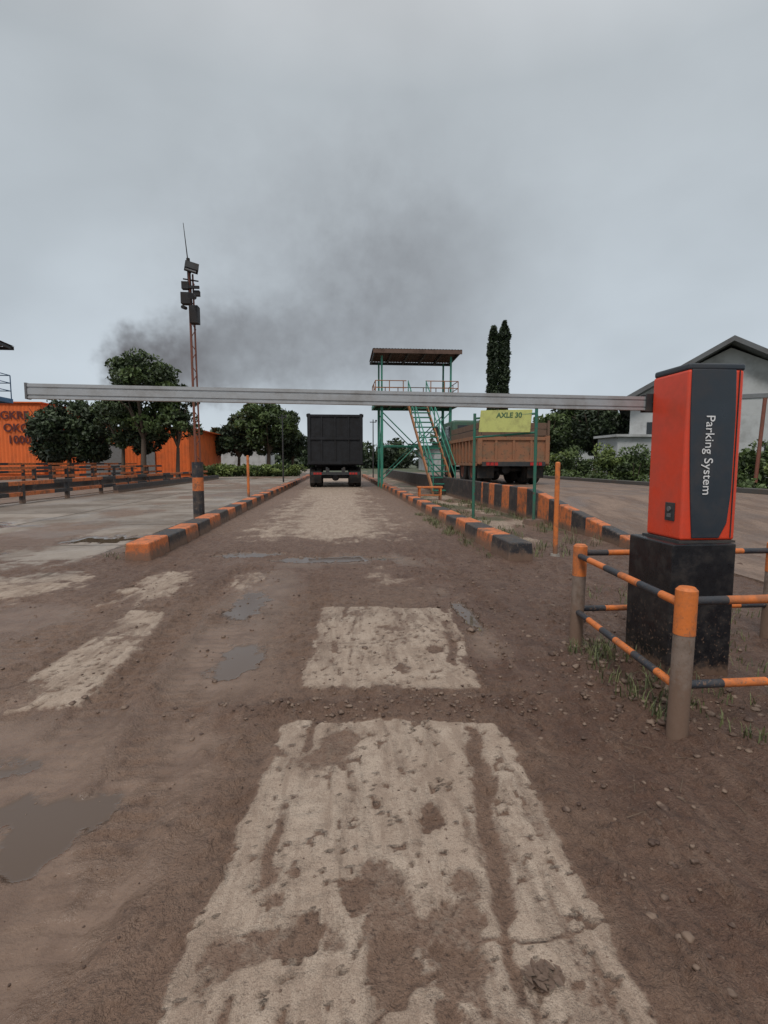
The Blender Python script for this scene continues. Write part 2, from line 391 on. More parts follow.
# ---------------------------------------------------------------- kerbs
def kerb(name,xa,xb,y0,y1,h,step=.78,taper=0.06,hfun=None,first=0):
    mb=MB(); y=y0; i=first
    while y<y1-1e-4:
        ye=min(y+step*random.uniform(.9,1.1),y1)
        ha=hfun(y) if hfun else h; hb=hfun(ye) if hfun else h
        jx=random.uniform(-.012,.012); jz=random.uniform(-.012,.010) if not hfun else 0; jy=random.uniform(-.01,.01)
        mb.quadbox([(xa+jx,y,-.08),(xb+jx,y,-.08),(xb+jx+jy,ye,-.08),(xa+jx+jy,ye,-.08),
                    (xa+taper/2+jx,y,ha+jz),(xb-taper/2+jx,y,ha+jz),(xb-taper/2+jx+jy,ye,hb+jz),(xa+taper/2+jx+jy,ye,hb+jz)],i%2)
        y=ye;i+=1
    return mb.done(name,[ORANGE,BLACKP],bevel=.022,seg=3)
kerb('striped_kerb',-2.62,-2.28,6.55,46,.22,first=0)
kerb('striped_kerb',2.06,2.40,6.15,46,.22,first=1)
def wh(y): return float(np.interp(y,[6.6,7.2,10.8,50],[.10,.18,.66,.66]))
kerb('striped_kerb',4.05,4.24,6.6,14.5,.6,step=.55,taper=.02,hfun=wh,first=0)
mb=MB(); mb.b2((4.05,14.5,-.05),(4.24,44,.66)); mb.done('weighbridge_side_wall',BLACKP,bevel=.02)
mb=MB(); mb.quadbox([(9.76,3.4,-.1),(9.98,3.4,-.1),(9.98,10.8,-.1),(9.76,10.8,-.1),(9.76,3.4,.10),(9.98,3.4,.10),(9.98,10.8,.6),(9.76,10.8,.6)])
mb.b2((9.76,10.8,-.1),(9.98,44,.6)); mb.done('road_kerb',paint('kerb_dark',(.09,.085,.08),.8,.5,3),bevel=.015)

# ---------------------------------------------------------------- parking barrier
pb=empty('parking_barrier')
mb=MB(); mb.b2((1.745,2.55,-.03),(2.10,2.96,.775)); mb.done('pedestal',PEDB,pb,bevel=.008)
mb=MB(); mb.b2((1.80,2.585,.775),(2.12,2.92,.787)); mb.done('base_plate',DARKST,pb)
mb=MB(); mb.b2((1.817,2.60,.787),(2.126,2.91,1.685)); mb.done('cabinet',REDORANGE,pb,bevel=.014,seg=4)
mb=MB(); mb.b2((1.818,2.601,1.682),(2.133,2.905,1.718)); mb.done('cabinet_cap',DARKGREY,pb,bevel=.012,seg=3)
pts=[]
for k in range(13):
    z=.80+.885*k/12; pts.append((1.832+(.045*(1-k/12)**2),2.592,z))
pts=pts+[(2.075,2.592,1.685),(2.085,2.592,1.45),(2.085,2.592,1.05),(2.07,2.592,.88),(2.03,2.592,.80)]
mb=MB(); mb.prism(pts,(0,.012,0)); mb.done('door_panel',DARKGREY,pb,bevel=.004)
mb=MB(); mb.b2((2.095,2.594,.80),(2.099,2.6,1.68)); mb.done('door_seam',DARKST,pb)
text('Parking System',.069,WHITE,Matrix.Translation((1.94,2.588,1.24))@FACE@Matrix.Rotation(R(-90),4,'Z'),pb,'door_lettering',.001)
mb=MB(); mb.b2((1.811,2.655,.885),(1.818,2.735,.985)); mb.done('lock_plate',DARKST,pb,bevel=.003)
mb=MB(); mb.cyl((1.812,2.695,.95),(1.804,2.695,.95),.014,n=16); mb.b2((1.806,2.68,.905),(1.812,2.71,.925)); mb.done('lock',ALUD,pb)
mb=MB()
mb.cyl((1.95,2.91,1.55),(1.95,2.985,1.55),.05,n=24); mb.b2((1.79,2.922,1.498),(2.02,2.932,1.602)); mb.b2((1.79,2.972,1.498),(2.02,2.984,1.602))
for bx in(1.83,1.9,1.98): mb.cyl((bx,2.915,1.55),(bx,2.99,1.55),.008,n=8)
mb.done('arm_clamp',DARKST,pb,bevel=.002)
bx0,bx1=-1.625,2.0
pr=[(2.935,-.039),(2.969,-.039),(2.969,.039),(2.935,.039),(2.935,.022),(2.940,.020),(2.940,.014),(2.935,.012),(2.935,-.018),(2.940,-.020),(2.940,-.027),(2.935,-.029)]
zl,zr_=1.578,1.545
mb=MB(); mb.prism([(bx0,a,b+zl) for a,b in pr],(bx1-bx0,0,zr_-zl)); mb.done('boom_arm',ALU,pb)
mb=MB(); mb.b2((bx0-.010,2.931,zl-.042),(bx0,2.973,zl+.042)); mb.done('boom_end_cap',ALUD,pb)

# ---------------------------------------------------------------- safety railing round the barrier
sr=empty('safety_railing')
P4=[(1.485,2.08),(1.575,3.26),(2.95,3.26),(2.95,2.08)]
mb=MB()
for (x,y) in P4:
    mb.cyl((x,y,-.08),(x+.01,y,.46),.043,n=18,mi=1); mb.cyl((x+.01,y,.46),(x+.012,y,.655),.0445,n=18,mi=0); mb.cyl((x+.012,y,.655),(x+.012,y,.668),.0445,.032,n=18,mi=0)
mb.done('posts',[ORANGE2,POSTGREY],sr,smooth=True)
def stripe_rail(mb,a,b,r,step,first=0):
    a=Vector(a);b=Vector(b);L=(b-a).length;k=max(1,round(L/step));cuts=[0]+[(q+random.uniform(-.12,.12))/k for q in range(1,k)]+[1]
    for q in range(k): mb.cyl(a.lerp(b,cuts[q]),a.lerp(b,cuts[q+1]),r,n=12,mi=(q+first)%2,cap=True)
mb=MB()
for z in(.60,.225):
    for k in range(4):
        a=P4[k];b=P4[(k+1)%4]
        stripe_rail(mb,(a[0],a[1],z+(.01 if k%2 else -.01)),(b[0],b[1],z+(.005 if k%2 else -.005)),.019,.2,k%2)
mb.done('rails',[ORANGE2,BLACK2],sr,smooth=True)

def orange_post(x,y,h,r):
    mb=MB(); mb.cyl((x,y,-.05),(x,y,h),r,n=14); mb.cyl((x,y,h),(x,y,h+.015),r,r*.5,n=14); mb.cyl((x,y,-.02),(x,y,.03),r*2.2,r*1.7,n=14,mi=1)
    mb.done('orange_post',[ORANGE2,CONC],smooth=True)
orange_post(2.80,6.45,1.2,.031)
orange_post(-3.1,18.4,1.45,.045)

lp=empty('camera_light_pole'); px,py=-2.92,11.2
mb=MB()
for i,(a,b) in enumerate([(0,.62),(.62,.9),(.9,1.22)]): mb.cyl((px,py,a-.03 if i==0 else a),(px,py,b),.115,n=18,mi=[1,0,1][i])
mb.done('striped_base',[ORANGE,BLACKP],lp,smooth=True)
mb=MB()
top=(px-.02,py,5.0)
for k in range(3):
    t=2*math.pi*k/3+.4; mb.cyl((px+.06*math.cos(t),py+.06*math.sin(t),1.2),(top[0]+.05*math.cos(t),py+.05*math.sin(t),5.0),.018,n=8)
for i in range(25):
    z=1.25+i*.148; t0=2*math.pi*i/3+.4; t1=2*math.pi*(i+1)/3+.4
    mb.cyl((px+.058*math.cos(t0),py+.058*math.sin(t0),z),(px+.058*math.cos(t1),py+.058*math.sin(t1),z+.148),.009,n=6)
mb.done('lattice_mast',RUSTP,lp)
mb=MB()
mb.cyl((px-.02,py,4.2),(px-.05,py,5.3),.035,n=10); mb.cyl((px-.05,py,5.2),(px-.12,py,5.98),.014,.006,n=6)
mb.box((px+.06,py-.05,4.18),(.16,.2,.34)); mb.box((px-.10,py-.04,4.5),(.18,.16,.22)); mb.box((px+.02,py-.07,4.72),(.3,.05,.05))
mb.box((px+.05,py-.14,5.08),(.26,.1,.2),rot=Euler((R(-35),R(10),R(20))).to_matrix()); mb.box((px+.05,py-.2,5.03),(.2,.02,.14),rot=Euler((R(-35),R(10),R(20))).to_matrix(),mi=1)
mb.cyl((px+.09,py-.15,4.5),(px+.09,py-.42,4.45),.045,.06,n=12); mb.cyl((px-.02,py,5.0),(px+.06,py-.12,5.08),.014,n=6)
mb.box((px-.1,py-.05,4.75),(.14,.12,.14)); mb.cyl((px-.1,py-.1,4.3),(px-.1,py-.32,4.26),.035,n=10); mb.box((px+.1,py,4.62),(.12,.1,.1)); mb.cyl((px-.16,py,4.9),(px+.14,py,4.86),.014,n=6)
mb.done('lamp_and_cameras',[paint('lamp_dark',(.014,.014,.016),.7,.2,5),ALUD],lp)

# ---------------------------------------------------------------- yellow sign on green posts
ys_=empty('yellow_sign'); A=Vector((2.78,10.5,0));B=Vector((3.78,9.75,0))
d=(B-A).normalized()
mb=MB()
for p,h in((A,2.2),(B,2.28)): mb.cyl(p+Vector((0,0,-.05)),p+Vector((0,0,h)),.030,n=10)
mb.cyl(A+Vector((0,0,2.1)),B+Vector((0,0,2.14)),.022,n=8); mb.cyl(A+Vector((0,0,1.72)),B+Vector((0,0,1.78)),.022,n=8)
mb.box(B+Vector((0,0,.04)),(.36,.36,.14),1,taper=.8)
mb.done('posts_and_frame',[GREEN,BLACK2],ys_,smooth=True)
ang=math.atan2(d.y,d.x)
M=Matrix.Translation((A+B)/2+Vector((.02,0,2.02))-Vector((-d.y,d.x,0))*.04)@Matrix.Rotation(ang,4,'Z')@Matrix.Rotation(R(2),4,'Y')@Matrix.Rotation(R(-8),4,'X')
mb=MB(); mb.box((0,0,0),(1.04,.02,.44)); ob=mb.done('board',YELLOW,ys_,bevel=.004); ob.matrix_world=M
text('AXLE 30',.14,SIGNTX,M@Matrix.Translation((0.08,-.014,.11))@FACE,ys_,'board_lettering',.001,bold=.004)

# ---------------------------------------------------------------- watch towers
def tower(ox,oy,zp,hw,dp,zr,stairs,railmat,mainmat,name='weighbridge_tower',inset=.35):
    e=empty(name)
    mb=MB(); L=[(ox-hw+inset,oy),(ox+hw-inset,oy),(ox-hw+inset,oy+dp),(ox+hw-inset,oy+dp)]
    for x,y in L: mb.b2((x-.06,y-.06,0),(x+.06,y+.06,zp))
    for (x,y) in L: mb.b2((x-.04,y-.04,zp),(x+.04,y+.04,zr-.12))
    for a,b in((0,1),(2,3),(0,2),(1,3)):
        pa,pb_=L[a],L[b]
        mb.cyl((*pa,.4),(*pb_,zp-.4),.028,n=6); mb.cyl((*pb_,.4),(*pa,zp-.4),.028,n=6)
        mb.cyl((*pa,zp*.5),(*pb_,zp*.5),.03,n=6)
    mb.b2((ox-hw,oy-.25,zp-.16),(ox+hw,oy-.17,zp+.02)); mb.b2((ox-hw,oy+dp+.1,zp-.16),(ox+hw,oy+dp+.18,zp+.02))
    mb.b2((ox-hw,oy-.169,zp-.16),(ox-hw+.08,oy+dp+.099,zp+.02)); mb.b2((ox+hw-.08,oy-.169,zp-.16),(ox+hw,oy+dp+.099,zp+.02))
    for k in range(1,5):
        x=ox-hw+2*hw*k/5; mb.b2((x-.03,oy-.168,zp-.15),(x+.03,oy+dp+.098,zp-.06))
    mb.done('frame',mainmat,e)
    mb=MB(); mb.b2((ox-hw+.082,oy-.167,zp-.03),(ox+hw-.082,oy+dp+.097,zp+.015)); mb.done('deck',DARKST,e)
    mb=MB()
    xs_=[ox-hw+.04+(2*hw-.08)*k/6 for k in range(7)]
    for yy in (oy-.21,oy+dp+.14):
        for k,x in enumerate(xs_):
            if stairs and yy<oy and abs(x-ox+.1)<.35: continue
            mb.cyl((x,yy,zp),(x,yy,zp+1.0),.022,n=6)
        for z in(.35,.68,1.0):
            if stairs and yy<oy:
                mb.cyl((ox-hw+.04,yy,zp+z),(ox-.5,yy,zp+z),.02,n=6); mb.cyl((ox+.4,yy,zp+z),(ox+hw-.04,yy,zp+z),.02,n=6)
            else: mb.cyl((ox-hw+.04,yy,zp+z),(ox+hw-.04,yy,zp+z),.02,n=6)
    for xx in(ox-hw+.04,ox+hw-.04):
        for z in(.35,.68,1.0): mb.cyl((xx,oy-.2,zp+z),(xx,oy+dp+.13,zp+z),.02,n=6)
        mb.cyl((xx,oy+dp/2,zp),(xx,oy+dp/2,zp+1),.02,n=6)
    mb.done('railing',railmat,e)
    mb=MB(); n=60; w=hw*1.0; ov=.4
    for k in range(n):
        xa=ox-w-.1+(2*w+.2)*k/n; xb=ox-w-.1+(2*w+.2)*(k+1)/n
        za=.02*(k%2); zb=.02*((k+1)%2)
        y0_=oy-ov;y1_=oy+dp+ov
        mb.poly([(xa,y0_,zr+.12+za),(xb,y0_,zr+.12+zb),(xb,y1_,zr+.0+zb),(xa,y1_,zr+.0+za)])
    mb.b2((ox-w-.08,oy-ov-.04,zr-.08),(ox+w+.08,oy-ov,zr+.10)); mb.b2((ox-w-.08,oy+dp+ov-.1,zr-.16),(ox+w+.08,oy+dp+ov-.06,zr-.02),1)
    for k in range(6):
        x=ox-w+2*w*k/5
        mb.quadbox([(x-.03,oy-ov+.01,zr-.04),(x+.03,oy-ov+.01,zr-.04),(x+.03,oy+dp+ov-.11,zr-.14),(x-.03,oy+dp+ov-.11,zr-.14),(x-.03,oy-ov+.01,zr+.09),(x+.03,oy-ov+.01,zr+.09),(x+.03,oy+dp+ov-.11,zr-.02),(x-.03,oy+dp+ov-.11,zr-.02)],1)
    mb.done('roof',[RUST,DARKST],e)
    if stairs:
        mb=MB(); xl,xr=ox-.42,ox+.42; yt,yb=oy-.26,oy-5.3; n=17
        sh=.28
        for x in(xl,xr):
            mb.quadbox([(x-.03+sh,yb,0),(x+.03+sh,yb,0),(x+.03,yt,zp-.2),(x-.03,yt,zp-.2),(x-.03+sh,yb,.2),(x+.03+sh,yb,.2),(x+.03,yt,zp),(x-.03,yt,zp)],1)
        for k in range(n):
            f=(k+.5)/n; y=yb+(yt-yb)*f; z=zp*f; s_=sh*(1-f)
            mb.b2((xl+.032+s_,y-.13,z+.03),(xr-.032+s_,y+.13,z+.07))
        mb.done('stair_flight',[mainmat,railmat],e)
        mb=MB()
        for x in(xl,xr):
            for hh in(.5,.95): mb.cyl((x+sh,yb,.2+hh),(x,yt,zp+hh),.024,n=8)
            for k in range(7):
                f=k/6; y=yb+(yt-yb)*f; z=zp*f+.15*(1-f); mb.cyl((x+sh*(1-f),y,z),(x+sh*(1-f),y,z+1.0),.022,n=6)
        mb.done('stair_handrail',mainmat,e)
    return e
RAILO=paint('tower_rail',(.36,.15,.06),.6,.5,4)
STGR=paint('stair_green',(.03,.22,.15),.5,.35,5)
tower(3.70,24.6,4.0,1.98,1.8,6.28,True,RAILO,STGR)
tower(-15.9,21.5,3.9,2.1,2.2,6.15,False,BLUE,BLUE,inset=1.1)
mb=MB(); bx,by=2.95,16.6
mb.b2((bx-.4,by-.16,.40),(bx+.4,by+.16,.45))
for sx in(-.34,.34):
    for sy in(-.12,.12): mb.b2((bx+sx-.025,by+sy-.025,0),(bx+sx+.025,by+sy+.025,.399))
mb.b2((bx-.31,by-.12,.15),(bx+.31,by-.08,.19)); mb.done('bench',ORANGE2,bevel=.004)

# ---------------------------------------------------------------- dump trucks
def wheel(mb,x,y,z,r,w,sgn):
    mb.lathe((x,y,z),(sgn,0,0),[(r*.55,-w/2),(r*.9,-w/2),(r*.98,-w*.4),(r,-w*.2),(r,w*.2),(r*.98,w*.4),(r*.9,w/2),(r*.58,w/2)],28,0)
    mb.lathe((x,y,z),(sgn,0,0),[(r*.58,w*.45),(r*.52,w*.3),(r*.3,w*.1),(r*.22,w*.35),(0.001,w*.38)],20,1)
def dump_truck(ox,oy,oz,w,zb,zt,body,rim,ext=None,extz=0,L=5.2,cabm=None):
    e=empty('dump_truck'); hw=w/2; fa=L+1.1
    mb=MB()
    for y in(oy+1.0,oy+2.35):
        for s in(-1,1):
            wheel(mb,ox+s*(hw-.17),y,oz+.5,.5,.28,s); wheel(mb,ox+s*(hw-.50),y,oz+.5,.5,.28,s)
    for s in(-1,1): wheel(mb,ox+s*(hw-.2),oy+fa,oz+.5,.5,.28,s)
    mb.done('wheels',[RUBBER,rim],e,smooth=True)
    mb=MB()
    for s in(-1,1): mb.b2((ox+s*.42-.05,oy+.1,oz+.75),(ox+s*.42+.05,oy+L+2,oz+1.0))
    for y in(oy+1.0,oy+2.35,oy+fa): mb.cyl((ox-hw+.4,y,oz+.5),(ox+hw-.4,y,oz+.5),.08,n=10)
    for y in(oy+1.0,oy+2.35): mb.lathe((ox,y,oz+.5),(0,1,0),[(.001,-.22),(.14,-.2),(.2,-.08),(.2,.08),(.14,.2),(.001,.22)],14,0)
    mb.b2((ox-hw+.12,oy-.02,oz+.62),(ox+hw-.12,oy+.08,oz+.76)); mb.b2((ox-.4,oy+.081,oz+.6),(ox-.3,oy+.3,oz+.95)); mb.b2((ox+.3,oy+.081,oz+.6),(ox+.4,oy+.3,oz+.95))
    mb.done('chassis',DARKST,e)
    mb=MB()
    for s in(-1,1): mb.box((ox+s*(hw-.33),oy+.3,oz+.52),(.56,.02,.6),rot=Euler((R(4),0,0)).to_matrix())
    mb.done('mudflaps',RUBBER,e)
    mb=MB()
    for s in(-1,1):
        for k in range(3): mb.b2((ox+s*(hw-.3-.14*k)-.055,oy-.04,oz+.64),(ox+s*(hw-.3-.14*k)+.055,oy-.021,oz+.74))
    mb.done('tail_lights',REDL,e)
    mb=MB(); z0,z1=oz+zb,oz+zt
    mb.b2((ox-hw+.05,oy+.05,z0-.1),(ox+hw-.05,oy+L,z0)); 
    mb.b2((ox-hw,oy+.08,z0),(ox-hw+.06,oy+L,z1)); mb.b2((ox+hw-.06,oy+.08,z0),(ox+hw,oy+L,z1))
    mb.b2((ox-hw+.06,oy+L-.06,z0),(ox+hw-.06,oy+L,z1+.2))
    mb.b2((ox-hw+.07,oy+.06,z0+.02),(ox+hw-.07,oy+.11,z1-.06))
    mb.b2((ox-hw-.02,oy,z0-.06),(ox-hw+.12,oy+.14,z1+.03)); mb.b2((ox+hw-.12,oy,z0-.06),(ox+hw+.02,oy+.14,z1+.03))
    mb.b2((ox-hw+.12,oy+.01,z1-.12),(ox+hw-.12,oy+.1,z1-.01)); mb.b2((ox-hw+.12,oy+.01,z0-.05),(ox+hw-.12,oy+.1,z0+.08))
    for k in range(1,4):
        x=ox-hw+w*k/4; mb.b2((x-.04,oy+.02,z0+.08),(x+.04,oy+.058,z1-.12))
    if zt-zb>1.5: mb.b2((ox-hw+.12,oy+.005,(z0+z1)/2-.05),(ox+hw-.12,oy+.05,(z0+z1)/2+.05))
    for s in(-1,1):
        for k in range(8):
            y=oy+.5+k*(L-.6)/7.5; mb.b2((ox+s*(hw+.002),y,z0-.1),(ox+s*(hw+.06),y+.09,z1))
        mb.b2((ox+s*(hw+.003),oy+.15,z1-.1),(ox+s*(hw+.075),oy+L,z1+.02)); mb.b2((ox+s*(hw+.003),oy+.15,z0-.12),(ox+s*(hw+.075),oy+L,z0-.02))
    mb.done('dump_body',body,e,bevel=.008)
    if ext:
        mb=MB(); z2=oz+extz
        for k in range(2):
            a=z1+.04+(z2-z1-.04)*k/2; b_=z1+.04+(z2-z1-.04)*(k+1)/2-.025
            mb.b2((ox-hw+.1,oy+.04,a),(ox+hw-.1,oy+.08,b_)); mb.b2((ox-hw+.01,oy+.14,a),(ox-hw+.05,oy+L,b_)); mb.b2((ox+hw-.05,oy+.14,a),(ox+hw-.01,oy+L,b_))
        for x in(-hw+.03,-hw*.33,hw*.33,hw-.03): mb.b2((ox+x-.035,oy+.0,z1+.035),(ox+x+.035,oy+.038,z2+.05))
        mb.done('side_boards',ext,e)
    mb=MB(); yc=oy+L+.15; cz=oz+(2.75 if not ext else 2.45)
    mb.b2((ox-hw+.1,yc,oz+.75),(ox+hw-.1,yc+1.9,cz)); mb.done('cab',cabm or body,e,bevel=.08)
    mb=MB(); mb.b2((ox-hw+.3,yc-.006,oz+1.8),(ox+hw-.3,yc+.0,cz-.2)); mb.b2((ox-hw+.094,yc+.5,oz+1.7),(ox-hw+.1,yc+1.4,cz-.2)); mb.b2((ox+hw-.1,yc+.5,oz+1.7),(ox+hw-.094,yc+1.4,cz-.2)); mb.b2((ox-hw+.25,yc+1.9,oz+1.6),(ox+hw-.25,yc+1.908,cz-.2)); mb.done('windows',GLASS,e)
    mb=MB()
    for s in(-1,1): mb.box((ox+s*(hw+.2),yc+1.7,oz+2.1),(.2,.06,.4)); mb.cyl((ox+s*(hw-.1),yc+1.75,oz+2.2),(ox+s*(hw+.2),yc+1.7,oz+2.2),.015,n=6)
    mb.done('mirrors',DARKST,e); return e
dump_truck(-.12,25.6,0,2.62,1.2,3.55,TRBLK,DARKST)
dump_truck(5.72,16.6,.48,2.35,.75,1.58,TRORG,RUSTP,TRWOOD,2.05,L=4.2,cabm=paint('cab_green',(.05,.12,.08),.45,.4,3))

# ---------------------------------------------------------------- left guard rails
def guard(xc,y0,y1,ztop,low,step=2.6,name='guard_rail',beam=.12,base=.0):
    e=empty(name); mb=MB(); y=y0
    while y<=y1:
        mb.b2((xc-.06,y-.06,base-.02),(xc+.06,y+.06,ztop-.02),1); y+=step
    mb.done('posts',[ORANGE,BLACKP],e); mb=MB()
    for z in(ztop,low):
        y=y0-.3;i=0
        while y<y1+.3:
            mb.b2((xc-.055,y,z-beam/2),(xc+.055,y+1.2,z+beam/2),(0 if i%3 else 1)); y+=1.2;i+=1
    mb.done('beams',[ORANGE,BLACKP],e,bevel=.006)
guard(-9.4,11.2,38,.60,.28)
guard(-12.6,12.5,38,1.0,.62)
mb=MB(); mb.quadbox([(-12.5,12,-.05),(-9.75,12,-.05),(-9.75,40,-.05),(-12.5,40,-.05),(-12.5,12,.02),(-9.75,12,.02),(-9.75,40,.02),(-12.5,40,.02)]) 
mb.done('weighbridge_deck',RD)
guard(-16.5,16,44,1.15,.75)
mb=MB(); mb.b2((-13.2,14,-.05),(-12.8,42,.42)); mb.done('weighbridge_side_wall',BLACKP)
mb=MB(); mb.b2((-9.1,22,-.05),(-8.9,40,.3)); mb.done('weighbridge_side_wall',BLACKP)

# ---------------------------------------------------------------- buildings
def corr(mb,a,b,z0,z1,n,dep,mi=0):
    a=Vector(a);b=Vector(b);d=(b-a)/n;nr=Vector((d.y,-d.x)).normalized()*dep
    for k in range(n):
        p=a+d*k;q=a+d*(k+1); p2=p+(nr if k%2 else nr*0); q2=q+(nr*0 if k%2 else nr)
        mb.poly([(p2.x,p2.y,z0),(q2.x,q2.y,z0),(q2.x,q2.y,z1),(p2.x,p2.y,z1)],mi)
e=empty('orange_warehouse'); mb=MB()
mb.b2((-37,45,0),(-23.9,58,6.0)); mb.b2((-23.89,46,0),(-12.6,58,4.1)); mb.done('walls',WALLO,e)
mb=MB(); corr(mb,(-37,44.9),(-23.9,44.9),.3,5.8,90,.05); corr(mb,(-23.88,45.9),(-12.6,45.9),.3,3.9,80,.06); mb.done('cladding',WALLO,e)
mb=MB(); mb.b2((-37.2,44.7,6.01),(-23.7,58.3,6.1)); mb.b2((-23.6,45.7,4.11),(-12.2,58.3,4.2)); mb.done('roof',WALLO,e)
mb=MB(); mb.b2((-21,45.7,.0),(-18,45.8,2.8)); mb.b2((-16.5,45.7,.0),(-15.4,45.8,2.2)); mb.done('doors',paint('door_grey',(.2,.2,.2),.6,.3),e)
TXR=paint('wall_text',(.10,.02,.02),.7,.1,3,bump=0)
for s_,z in(('ANGKRE',5.0),('OKO',4.0),('1000',3.05)):
    text(s_,.88,TXR,Matrix.Translation((-24.75,44.78,z))@FACE,e,'wall_lettering',.01,'RIGHT',.02)
e=empty('distant_shed'); mb=MB(); mb.b2((-17,70,0),(-9.5,80,4.2)); mb.done('walls',WALLW,e); mb=MB(); mb.prism([(-17.5,69.5,4.2),(-9,69.5,4.2),(-13.2,69.5,6)],(0,11,0)); mb.done('roof',paint('green_roof',(.08,.18,.16),.6,.3,1),e)
e=empty('distant_shed'); mb=MB(); mb.b2((14,75,0),(40,90,3.4)); mb.done('walls',WALLW,e); mb=MB(); mb.prism([(13,74.5,3.4),(41,74.5,3.4),(27,74.5,5.4)],(0,16,0)); mb.done('roof',ROOFG,e)
e=empty('white_warehouse',(15.3,26.4,0),R(-31)); hw_=4.3; cx=hw_; ez=4.6; pz=7.05
mb=MB(); mb.prism([(0,0,0),(2*hw_,0,0),(2*hw_,0,ez),(cx,0,pz-.3),(0,0,ez)],(0,16,0)); mb.done('walls',WALLW,e)
mb=MB()
for s in(-1,1):
    sl=(pz-ez)/hw_; xe=cx+s*(hw_+.6); ze=ez-.6*sl
    mb.quadbox([(cx,-.9,pz-.14),(xe,-.9,ze-.14),(xe,16.5,ze-.14),(cx,16.5,pz-.14),(cx,-.9,pz+.10),(xe,-.9,ze+.10),(xe,16.5,ze+.10),(cx,16.5,pz+.10)])
mb.done('roof',ROOFG,e)
mb=MB()
for k in range(3): mb.b2((.8+k*2.4,-.03,2.3),(2.2+k*2.4,-.004,3.3),0)
mb.done('windows',GLASS,e)
mb=MB(); mb.b2((0,-.05,4.3),(2*hw_,-.006,4.5)); mb.done('band',paint('band_grey',(.2,.21,.22),.6,.2),e)
mb=MB(); mb.b2((13.9,25,0),(16.2,27,2.5)); mb.b2((13.7,24.8,2.5),(16.4,27.1,2.62)); mb.done('low_white_outbuilding',WALLW)

mb=MB(); mb.cyl((11.6,13.6,-.1),(11.85,13.7,3.0),.05,n=12); mb.done('rusty_post',RUSTP,smooth=True)
e=empty('notice_board'); mb=MB()
for x in(15.0,16.6): mb.b2((x-.04,18.96,0),(x+.04,19.04,2.9))
mb.done('posts',DARKST,e); mb=MB(); mb.b2((14.9,18.9,2.0),(16.7,18.955,3.0)); mb.done('board',WALLW,e)
for x,y,h,r in((2.75,33,5.5,.06),(-3.4,33,4.2,.05),(2.7,40,4.5,.05),(-15,42,6.5,.1)):
    mb=MB(); mb.cyl((x,y,0),(x,y,h),r,r*.7,n=8); mb.box((x,y,h-.2),(.5,.05,.06)); mb.box((x+.22,y-.1,h-.1),(.12,.25,.1)); mb.done('utility_pole',DARKST)

# ---------------------------------------------------------------- vegetation
def leafmat(name,c1,c2):
    m,t,b=newmat(name)
    at=t.n('ShaderNodeAttribute',attribute_name='tint')
    sp=t.n('ShaderNodeSeparateColor'); t.put(sp.inputs[0],at.outputs['Color'])
    c=t.mix(t.ss(sp.outputs[0],.45,1.25),c1,c2)
    t.put(b.inputs['Base Color'],c); b.inputs['Roughness'].default_value=.6
    return m
LEAF=leafmat('leaf_green',(.018,.032,.010),(.090,.135,.036)); LEAFD=leafmat('leaf_dark',(.010,.020,.009),(.048,.074,.026))
LEAFL=leafmat('leaf_light',(.035,.06,.016),(.17,.22,.055))
def leafmesh(name,cent,size,mat,parent,tint=None):
    n=len(cent); a=rng.normal(size=(n,3)); a/=np.linalg.norm(a,axis=1)[:,None]; bb=rng.normal(size=(n,3)); bb-=a*(a*bb).sum(1)[:,None]; bb/=np.linalg.norm(bb,axis=1)[:,None]
    s=size*rng.uniform(.6,1.3,n)[:,None]
    v=np.stack([cent-a*s,cent+bb*s*.45,cent+a*s,cent-bb*s*.45],1).reshape(-1,3).astype(np.float32)
    me=bpy.data.meshes.new(name); me.vertices.add(4*n); me.vertices.foreach_set('co',v.ravel())
    me.loops.add(4*n); me.loops.foreach_set('vertex_index',np.arange(4*n,dtype=np.int32)); me.polygons.add(n); me.polygons.foreach_set('loop_start',np.arange(n,dtype=np.int32)*4); me.update(calc_edges=True)
    if tint is None: tint=rng.uniform(.55,1.35,n)
    col=np.repeat(tint,4)[:,None]*np.ones((1,4)); at=me.color_attributes.new('tint','FLOAT_COLOR','POINT'); at.data.foreach_set('color',col.astype(np.float32).ravel())
    me.materials.append(mat); o=bpy.data.objects.new(name,me); scene.collection.objects.link(o)
    if parent:o.parent=parent
    return o
def blobs(cx,cy,cz,rx,ry,rz,nb,nl,br,flat=1.):
    out=[];tin=[]
    for k in range(nb):
        while True:
            p=rng.uniform(-1,1,3)
            if .15<(p**2).sum()<1: break
        c=np.array([cx+p[0]*rx,cy+p[1]*ry,cz+p[2]*rz]); r=br*rng.uniform(.6,1.25)
        q=rng.normal(size=(nl,3)); q/=np.linalg.norm(q,axis=1)[:,None]; q*=(rng.uniform(.45,1.05,nl)**.6)[:,None]*r; q[:,2]*=.75*flat
        out.append(c+q); tin.append(rng.uniform(.7,1.25)*(0.8+.35*q[:,2]/r)*rng.uniform(.75,1.25,nl))
    return np.concatenate(out),np.concatenate(tin)
